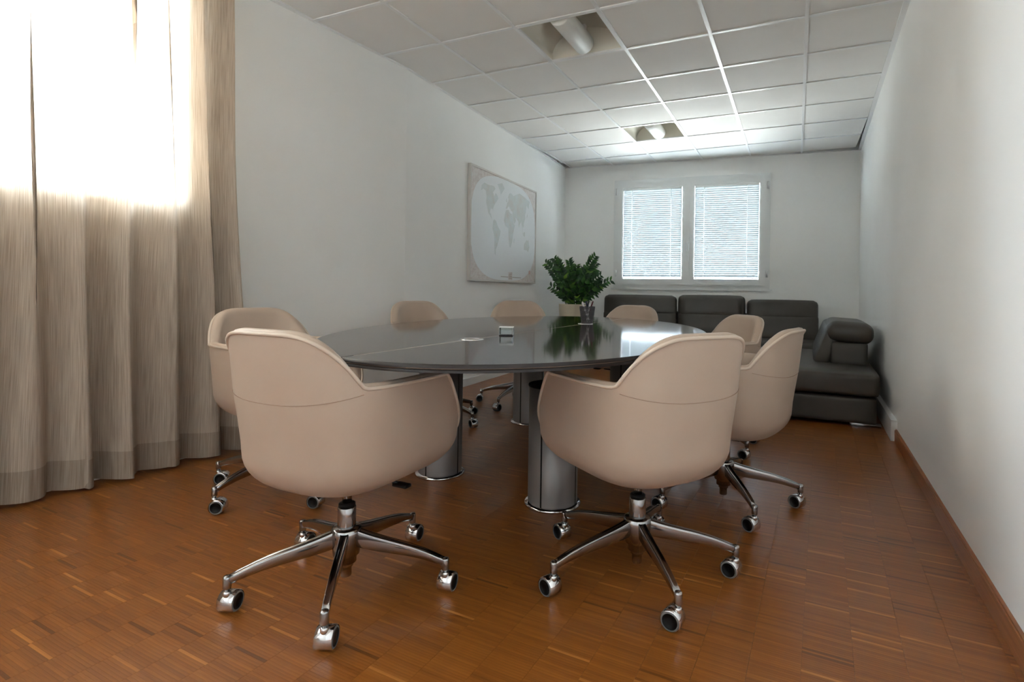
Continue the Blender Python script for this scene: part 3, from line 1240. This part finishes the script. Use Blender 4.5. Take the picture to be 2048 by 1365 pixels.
chair('cream leather swivel chair nearest the viewer on the left, seen from behind', -1.288, 1.288, 90, 90, 0.0, (98, 102, 110, 115, 98))
chair('cream leather swivel chair nearest the viewer on the right, turned towards the left', -0.478, 1.778, 145, 90, -0.003, (150, 150, 158, 172, 165))
chair('cream leather swivel chair in front of the linen curtain', -2.185, 1.780, -10, 126, 0.008, (10, 31, 31, 15, -6))
chair('cream leather swivel chair at the right table side, seen side-on before the sofa corner', -0.290, 2.555, 166, 82, -0.028, (150, 150, 160, 152, 150))
chair('cream leather swivel chair at the right far side, its inner back facing the table', -0.505, 3.430, 222, 36, -0.020, (340, 150, 170, 330, 160))
chair('cream leather swivel chair at the far end of the table in front of the sofa', -1.270, 4.110, 262, 20, 0.006, (30, 100, 150, 240, 300))
chair('cream leather swivel chair at the far side below the framed map', -2.100, 3.990, 302, 52, 0.026, (60, 120, 210, 260, 330))
chair('cream leather swivel chair by the left wall left of the framed map', -2.335, 3.150, 340, 70, 0.026, (60, 120, 210, 260, 330))

# ------------------------------------------------------------------ corner sofa
sf = thing('corner_sofa', 'dark taupe leather corner sofa with raised headrests under the window', 'sofa', (0, 0, 0))
# main run along the window wall: local frame aligned with that wall


def wb(x, depth, z):
    p = on_back(x, depth)
    return (p[0], p[1], z)


ERB = Euler((0, 0, ba))


def sofa_part(name, size, centre, r, bulge=(0, 0, 0), rot=None, n=10, mat='sofa', parent=None):
    return MB().puff(size, (0, 0, 0), r, bulge, n).build(name, mat, parent or sf, centre, rot)


sofa_part('back_board', (2.58, 0.10, 0.68), wb(-1.10, 0.10, 0.36), 0.03, rot=ERB)
sofa_part('base', (2.9, 0.86, 0.18), wb(-0.97, 0.55, 0.125), 0.02, rot=ERB)
edges = [(-2.40, -1.435), (-1.425, -0.600), (-0.590, 0.22)]
for k, (a0, a1) in enumerate(edges):
    cxx = (a0 + a1) / 2
    ww = (a1 - a0)
    sofa_part('seat_cushion', (ww, 0.70, 0.19), wb(cxx, 0.68, 0.315), 0.045, (0, 0.006, 0.014), ERB)
    bc = sofa_part('back_cushion', (ww, 0.20, 0.34), wb(cxx, 0.26, 0.53), 0.05, (0, 0.02, 0), Euler((math.radians(-7), 0, ba)))
    hz, hh = (0.765, 0.285) if k == 0 else ((0.768, 0.30) if k == 1 else (0.742, 0.262))
    sofa_part('headrest', (ww - 0.004, 0.155, hh), wb(cxx, 0.255, hz), 0.062, (0, 0.014, 0.006), Euler((math.radians(-5), 0, ba)))
# chaise run along the right wall
ra = math.atan2(0.026, 1.0)
ERC = Euler((0, 0, -ra))
CHX0, CHX1, CHY0 = -0.42, 0.575, 4.40
chl = 2.35
sofa_part('base', (CHX1 - CHX0 - 0.02, chl, 0.19), ((CHX0 + CHX1) / 2, CHY0 + chl / 2 + 0.01, 0.118), 0.022, rot=ERC)
sofa_part('chaise_cushion', (CHX1 - CHX0, 1.75, 0.175), ((CHX0 + CHX1) / 2, CHY0 + 0.875, 0.302), 0.04, (0.004, 0.006, 0.016), ERC, 12)
sofa_part('side_block', (0.27, 1.55, 0.20), (0.405, 4.83 + 0.775, 0.475), 0.03, (0, 0, 0), ERC)
sofa_part('side_back_cushion', (0.13, 1.50, 0.34), (0.255, 4.84 + 0.75, 0.530), 0.05, (0.012, 0, 0), Euler((0, math.radians(20), -ra)))
sofa_part('side_headrest', (0.335, 1.05, 0.165), (0.402, 4.80 + 0.525, 0.646), 0.074, (0, 0, 0.008), Euler((0, math.radians(3), -ra)))
# thin flat metal feet
for (x, y, l_) in ((0.465, 4.47, 0.20), (-0.30, 4.47, 0.20)):
    MB().rbox((l_, 0.05, 0.024), (x, y, 0.012), 0.004, 2).build('foot', 'chrome', sf)
for x in (-2.25, -1.0):
    p_ = wb(x, 0.93, 0.016)
    MB().rbox((0.2, 0.05, 0.036), (p_[0], p_[1], 0.018), 0.004, 2).build('foot', 'chrome', sf)

# ------------------------------------------------------------------ framed world map on the left wall
la = math.atan2(LFAR[1] - KINK[1], LFAR[0] - KINK[0])
MY0, MY1, MZ0, MZ1 = 4.445, 6.05, 1.035, 2.185
mp = thing('framed_map', 'large pale world map in a slim frame on the left wall', 'map', (xl(MY0), MY0, 0), la)
ML = (MY1 - MY0) / math.sin(la)
# local x runs along the wall away from the viewer, local -y points into the room
frame_rect(MB(), 0, ML, MZ0, MZ1, 0.018, -0.034, -0.002).build('frame', 'mapframe', mp, fix=False)
pr = MB().box(0.016, ML - 0.016, -0.026, -0.004, MZ0 + 0.016, MZ1 - 0.016).build('print', 'mapborder', mp, fix=False)
MW, MH = ML - 0.032, MZ1 - MZ0 - 0.032
mcx, mcz = ML / 2, (MZ0 + MZ1) / 2


def flat_print(name, pts, y, mat):
    mb = MB()
    n = len(pts)
    mb.add([(p[0], y, p[1]) for p in pts], [tuple(range(n))])
    o = mb.build(name, mat, pr, fix=False)
    bm = bmesh.new()
    bm.from_mesh(o.data)
    bmesh.ops.triangulate(bm, faces=bm.faces)
    bm.normal_update()
    bm.to_mesh(o.data)
    bm.free()
    return o


def geo(lon, lat):
    x = lon / 180 * (1 - 0.30 * (abs(lat) / 90) ** 2)
    return (mcx + x * MW * 0.475, mcz + 0.02 + lat / 90 * MH * 0.47)


sea = []
for k in range(72):
    an = 2 * PI * k / 72
    c_, s_ = math.cos(an), math.sin(an)
    sea.append((mcx + math.copysign(abs(c_) ** (2 / 3.0), c_) * MW * 0.497, mcz + math.copysign(abs(s_) ** (2 / 3.0), s_) * MH * 0.497))
flat_print('ocean', sea, -0.0264, 'ocean')
LANDS = [
    [(-165, 65), (-155, 71), (-125, 70), (-95, 72), (-80, 68), (-92, 60), (-82, 53), (-77, 60), (-65, 58), (-56, 52), (-65, 45), (-75, 38), (-81, 30), (-80, 25), (-84, 30), (-95, 29), (-97, 22), (-90, 19), (-87, 15), (-83, 9), (-79, 8), (-85, 11), (-95, 16), (-105, 20), (-113, 30), (-122, 38), (-124, 48), (-135, 58), (-150, 60), (-160, 56)],
    [(-78, 8), (-72, 12), (-60, 9), (-50, 0), (-35, -7), (-39, -15), (-48, -27), (-57, -37), (-65, -43), (-69, -54), (-74, -50), (-72, -35), (-71, -20), (-80, -6)],
    [(-72, 78), (-40, 83), (-20, 75), (-30, 68), (-43, 60), (-52, 68)],
    [(-17, 15), (-10, 30), (-5, 36), (10, 37), (20, 32), (32, 31), (43, 12), (51, 12), (40, -5), (35, -22), (27, -34), (18, -34), (12, -15), (9, 2), (-8, 5)],
    [(-9, 38), (-2, 44), (0, 49), (8, 54), (10, 58), (5, 60), (15, 69), (30, 71), (45, 67), (70, 72), (100, 77), (140, 73), (178, 68), (163, 60), (157, 52), (143, 58), (137, 53), (130, 43), (122, 38), (121, 30), (110, 20), (107, 10), (100, 14), (103, 1), (98, 10), (92, 22), (80, 14), (77, 8), (72, 20), (60, 25), (52, 27), (58, 20), (45, 13), (38, 22), (34, 30), (36, 36), (27, 37), (20, 40), (12, 45), (16, 40), (8, 44), (0, 38)],
    [(114, -22), (130, -12), (137, -15), (142, -11), (153, -27), (148, -38), (138, -34), (116, -34)],
    [(95, 5), (105, -5), (116, -8), (118, 2), (109, 2), (104, -1)],
    [(44, -16), (50, -15), (47, -25), (44, -23)],
    [(-6, 50), (1, 52), (-3, 58), (-6, 56)],
    [(131, 32), (140, 36), (143, 44), (139, 40)],
]
for L_ in LANDS:
    flat_print('landmass', [geo(*p) for p in L_], -0.0268, 'land')


def rect(x0, x1, z0, z1):
    return [(x0, z0), (x1, z0), (x1, z1), (x0, z1)]


lx, lz = mcx - MW * 0.5, mcz - MH * 0.5
flat_print('legend_panel', rect(lx + MW * 0.535, lx + MW * 0.60, lz + 0.012, lz + 0.10), -0.0270, 'mapborder')
for k in range(3):
    flat_print('legend_line', rect(lx + MW * 0.545, lx + MW * 0.59, lz + 0.03 + 0.022 * k, lz + 0.036 + 0.022 * k), -0.0272, 'mapink')
flat_print('banner', rect(lx + MW * 0.42, lx + MW * 0.75, lz + 0.040, lz + 0.046), -0.0269, 'mapink')
rose = [(lx + MW * 0.90 + 0.035 * (1 if k % 2 else 0.5) * math.cos(k * PI / 8), lz + 0.115 + 0.035 * (1 if k % 2 else 0.5) * math.sin(k * PI / 8)) for k in range(16)]
flat_print('compass_rose', rose, -0.0272, 'mapred')

# ------------------------------------------------------------------ planter with a leafy plant
PX, PY = -2.545, 6.28
pt = thing('potted_plant', 'green arching pinnate plant in a tall cream planter beside the sofa', 'plant', (PX, PY, 0))
PT = 0.785
MB().lathe([(0.0, 0.0), (0.140, 0.0), (0.146, 0.006), (0.192, PT - 0.004), (0.194, PT), (0.186, PT + 0.001), (0.180, PT - 0.006), (0.178, PT - 0.05)], 44).build('pot', 'pot', pt)
MB().lathe([(0.0, PT - 0.03), (0.1785, PT - 0.035)], 40).build('soil', 'soil', pt)
lf = MB()
prof = [(0.0, 0.002), (0.15, 0.010), (0.40, 0.0165), (0.65, 0.0135), (0.85, 0.007), (1.0, 0.0005)]
rows = []
for t_, hw in prof:
    x = t_ * 0.074
    z = 0.010 * math.sin(t_ * PI * 0.9) - 0.012 * t_ * t_
    rows.append([(x, -hw, z + hw * 0.35), (x, 0, z), (x, hw, z + hw * 0.35)])
lf.grid(rows)
LEAF = lf.mesh('leaflet', 'leaf')
TIPS = [(1089, 526, -0.02), (1105, 521, 0.08), (1114, 520, -0.10), (1129, 527, 0.12), (1139, 524, -0.04), (1150, 546, -0.12), (1187, 529, 0.05), (1192, 515, -0.06), (1181, 541, 0.10), (1200, 552, -0.02), (1216, 561, 0.04), (1205, 568, -0.12), (1193, 588, -0.05), (1108, 574, -0.10), (1114, 590, 0.10), (1190, 576, 0.12), (1145, 560, -0.16), (1162, 556, 0.14), (1148, 534, 0.06), (1157, 540, -0.08), (1170, 538, -0.02), (1122, 556, -0.14), (1133, 545, 0.16), (1172, 570, -0.16), (1180, 560, -0.12), (1128, 582, -0.15), (1160, 585, -0.17), (1100, 548, 0.04)]
for si, (u, v_, yo) in enumerate(TIPS):
    tip = Vector(((u - 1147) * 0.0068, yo * 1.2, PT + (608 - v_) * 0.0064))
    base = Vector((tip.x * 0.22 + random.uniform(-0.03, 0.03), tip.y * 0.3, PT - 0.03))
    ctrl = Vector((base.x * 0.7 + tip.x * 0.30, base.y * 0.7 + tip.y * 0.3, base.z + (tip.z - base.z) * 0.72))
    cv = []
    for k in range(15):
        t_ = k / 14
        cv.append(base * (1 - t_) ** 2 + ctrl * 2 * t_ * (1 - t_) + tip * t_ * t_)
    st = MB().tube(cv, [0.0075 * (1 - 0.7 * k / 14) for k in range(15)], 6).build('frond_stem', 'stem', pt)
    L_ = (tip - base).length
    n = max(5, int(L_ / 0.046))
    for k in range(n):
        t_ = 0.22 + 0.76 * k / (n - 1)
        p = base * (1 - t_) ** 2 + ctrl * 2 * t_ * (1 - t_) + tip * t_ * t_
        tg = ((ctrl - base) * (1 - t_) + (tip - ctrl) * t_).normalized()
        side = tg.cross(Vector((0.25 * math.sin(si), -1, 0.2))).normalized()
        nrm_ = side.cross(tg).normalized()
        for sd in (-1, 1):
            dr = (side * sd * 0.88 + tg * 0.62 + nrm_ * random.uniform(-0.15, 0.35)).normalized()
            zz = (nrm_ + side * sd * random.uniform(-0.4, 0.2)).normalized()
            yy = zz.cross(dr).normalized()
            zz = dr.cross(yy)
            sc = (0.78 + 0.42 * math.sin(PI * min(1, t_ * 0.9))) * random.uniform(0.85, 1.12)
            if PX + p.x + dr.x * 0.085 * sc < xl(PY) + 0.03 or PX + p.x < xl(PY) + 0.03:
                continue
            o = link('leaflet', LEAF, st)
            o.matrix_local = Matrix(((dr.x * sc, yy.x * sc, zz.x * sc, p.x), (dr.y * sc, yy.y * sc, zz.y * sc, p.y), (dr.z * sc, yy.z * sc, zz.z * sc, p.z), (0, 0, 0, 1)))

# ------------------------------------------------------------------ things on the table
cx_, cy_ = -1.196, 3.175
t = thing('pen_holder', 'grey metal mesh pen cup on the dark table', 'pen cup', (cx_, cy_, TZ + 0.0032))
cup = MB()
n, m = 40, 14
r0, r1, hc = 0.036, 0.048, 0.100
for k in range(n):          # woven wire wall
    for sg in (-1, 1):
        pts = []
        for q_ in range(7):
            z = 0.004 + hc * q_ / 6
            r = r0 + (r1 - r0) * q_ / 6
            an = 2 * PI * k / n + sg * 0.30 * q_ / 6
            pts.append((r * math.cos(an), r * math.sin(an), z))
        cup.tube(pts, 0.0017, 4, caps=False)
cup.build('mesh_wall', 'mesh', t, fix=False)
MB().lathe([(0.0, 0.0), (r0, 0.0), (r0 + 0.001, 0.004), (r0 - 0.001, 0.006), (0.0, 0.004)], 36).build('base', 'mesh', t)
MB().tube([(r1 * math.cos(2 * PI * k / 40), r1 * math.sin(2 * PI * k / 40), hc + 0.004) for k in range(40)], 0.0022, 6, closed=True).build('rim', 'mesh', t)
PENS = [('penwhite', 'white pen leaning left in the mesh cup', -0.030, -0.012, 0.022, 0.0, 0.130), ('penwhite', 'white pen leaning across the front of the mesh cup', -0.026, -0.024, 0.020, -0.01, 0.124),
        ('penblue', 'navy blue pen in the middle of the mesh cup', -0.008, 0.0, 0.010, 0.004, 0.135), ('penblack', 'thick black marker standing in the mesh cup', 0.002, 0.016, -0.006, 0.010, 0.132),
        ('penred', 'maroon pen leaning right in the mesh cup', 0.036, 0.006, -0.014, 0.012, 0.134), ('penwhite', 'white pen standing at the right of the mesh cup', 0.022, -0.016, 0.004, -0.016, 0.122)]
for mt, lab, tx, ty, bx_, by_, L_ in PENS:
    pn = thing('pen', lab, 'pen', (cx_, cy_, TZ + 0.0085), 0, 'pens in the mesh cup')
    bvec, tvec = Vector((bx_, by_, 0.0005)), Vector((tx, ty, L_))
    rad = 0.0055 if mt == 'penblack' else 0.0042
    d_ = (tvec - bvec)
    MB().tube([bvec, bvec + d_ * 0.08, bvec + d_ * 0.72], [0.0012, rad * 0.9, rad], 10).build('barrel', mt, pn)
    MB().tube([bvec + d_ * 0.72, bvec + d_ * 0.97, tvec], [rad * 1.12, rad * 1.12, rad * 0.7], 10).build('cap', mt, pn)

t = thing('card_box', 'small clear acrylic box standing on the table seam', 'box', (-1.178, 2.11, TZ + 0.0003), math.radians(24))
bx0 = MB()
h0, hx_, hy_ = 0.036, 0.030, 0.026
bx0.box(-hx_, hx_, -hy_, hy_, 0.004, 0.006)
for (x0, x1, y0, y1) in ((-hx_, hx_, -hy_, -hy_ + 0.002), (-hx_, hx_, hy_ - 0.002, hy_), (-hx_, -hx_ + 0.002, -hy_ + 0.002, hy_ - 0.002), (hx_ - 0.002, hx_, -hy_ + 0.002, hy_ - 0.002)):
    bx0.box(x0, x1, y0, y1, 0.006, h0)
bx0.build('walls', 'acrylic', t, fix=False)
ed = MB()
for sx_ in (-1, 1):
    for sy_ in (-1, 1):
        ed.box(sx_ * hx_ - 0.0012, sx_ * hx_ + 0.0012, sy_ * hy_ - 0.0012, sy_ * hy_ + 0.0012, 0.003, h0)
ed.build('edges', 'chrome', t, fix=False)
MB().box(-hx_ - 0.001, hx_ + 0.001, -hy_ - 0.001, hy_ + 0.001, 0.0, 0.004).build('base', 'wenge_edge', t, fix=False)
MB().box(-hx_ - 0.001, hx_ + 0.001, -hy_ - 0.001, hy_ + 0.001, h0, h0 + 0.0025).build('lid', 'white', t, fix=False)
MB().box(-hx_ + 0.006, hx_ - 0.006, -hy_ + 0.006, hy_ - 0.006, 0.0062, 0.022).build('card_stack', 'white', t, fix=False)
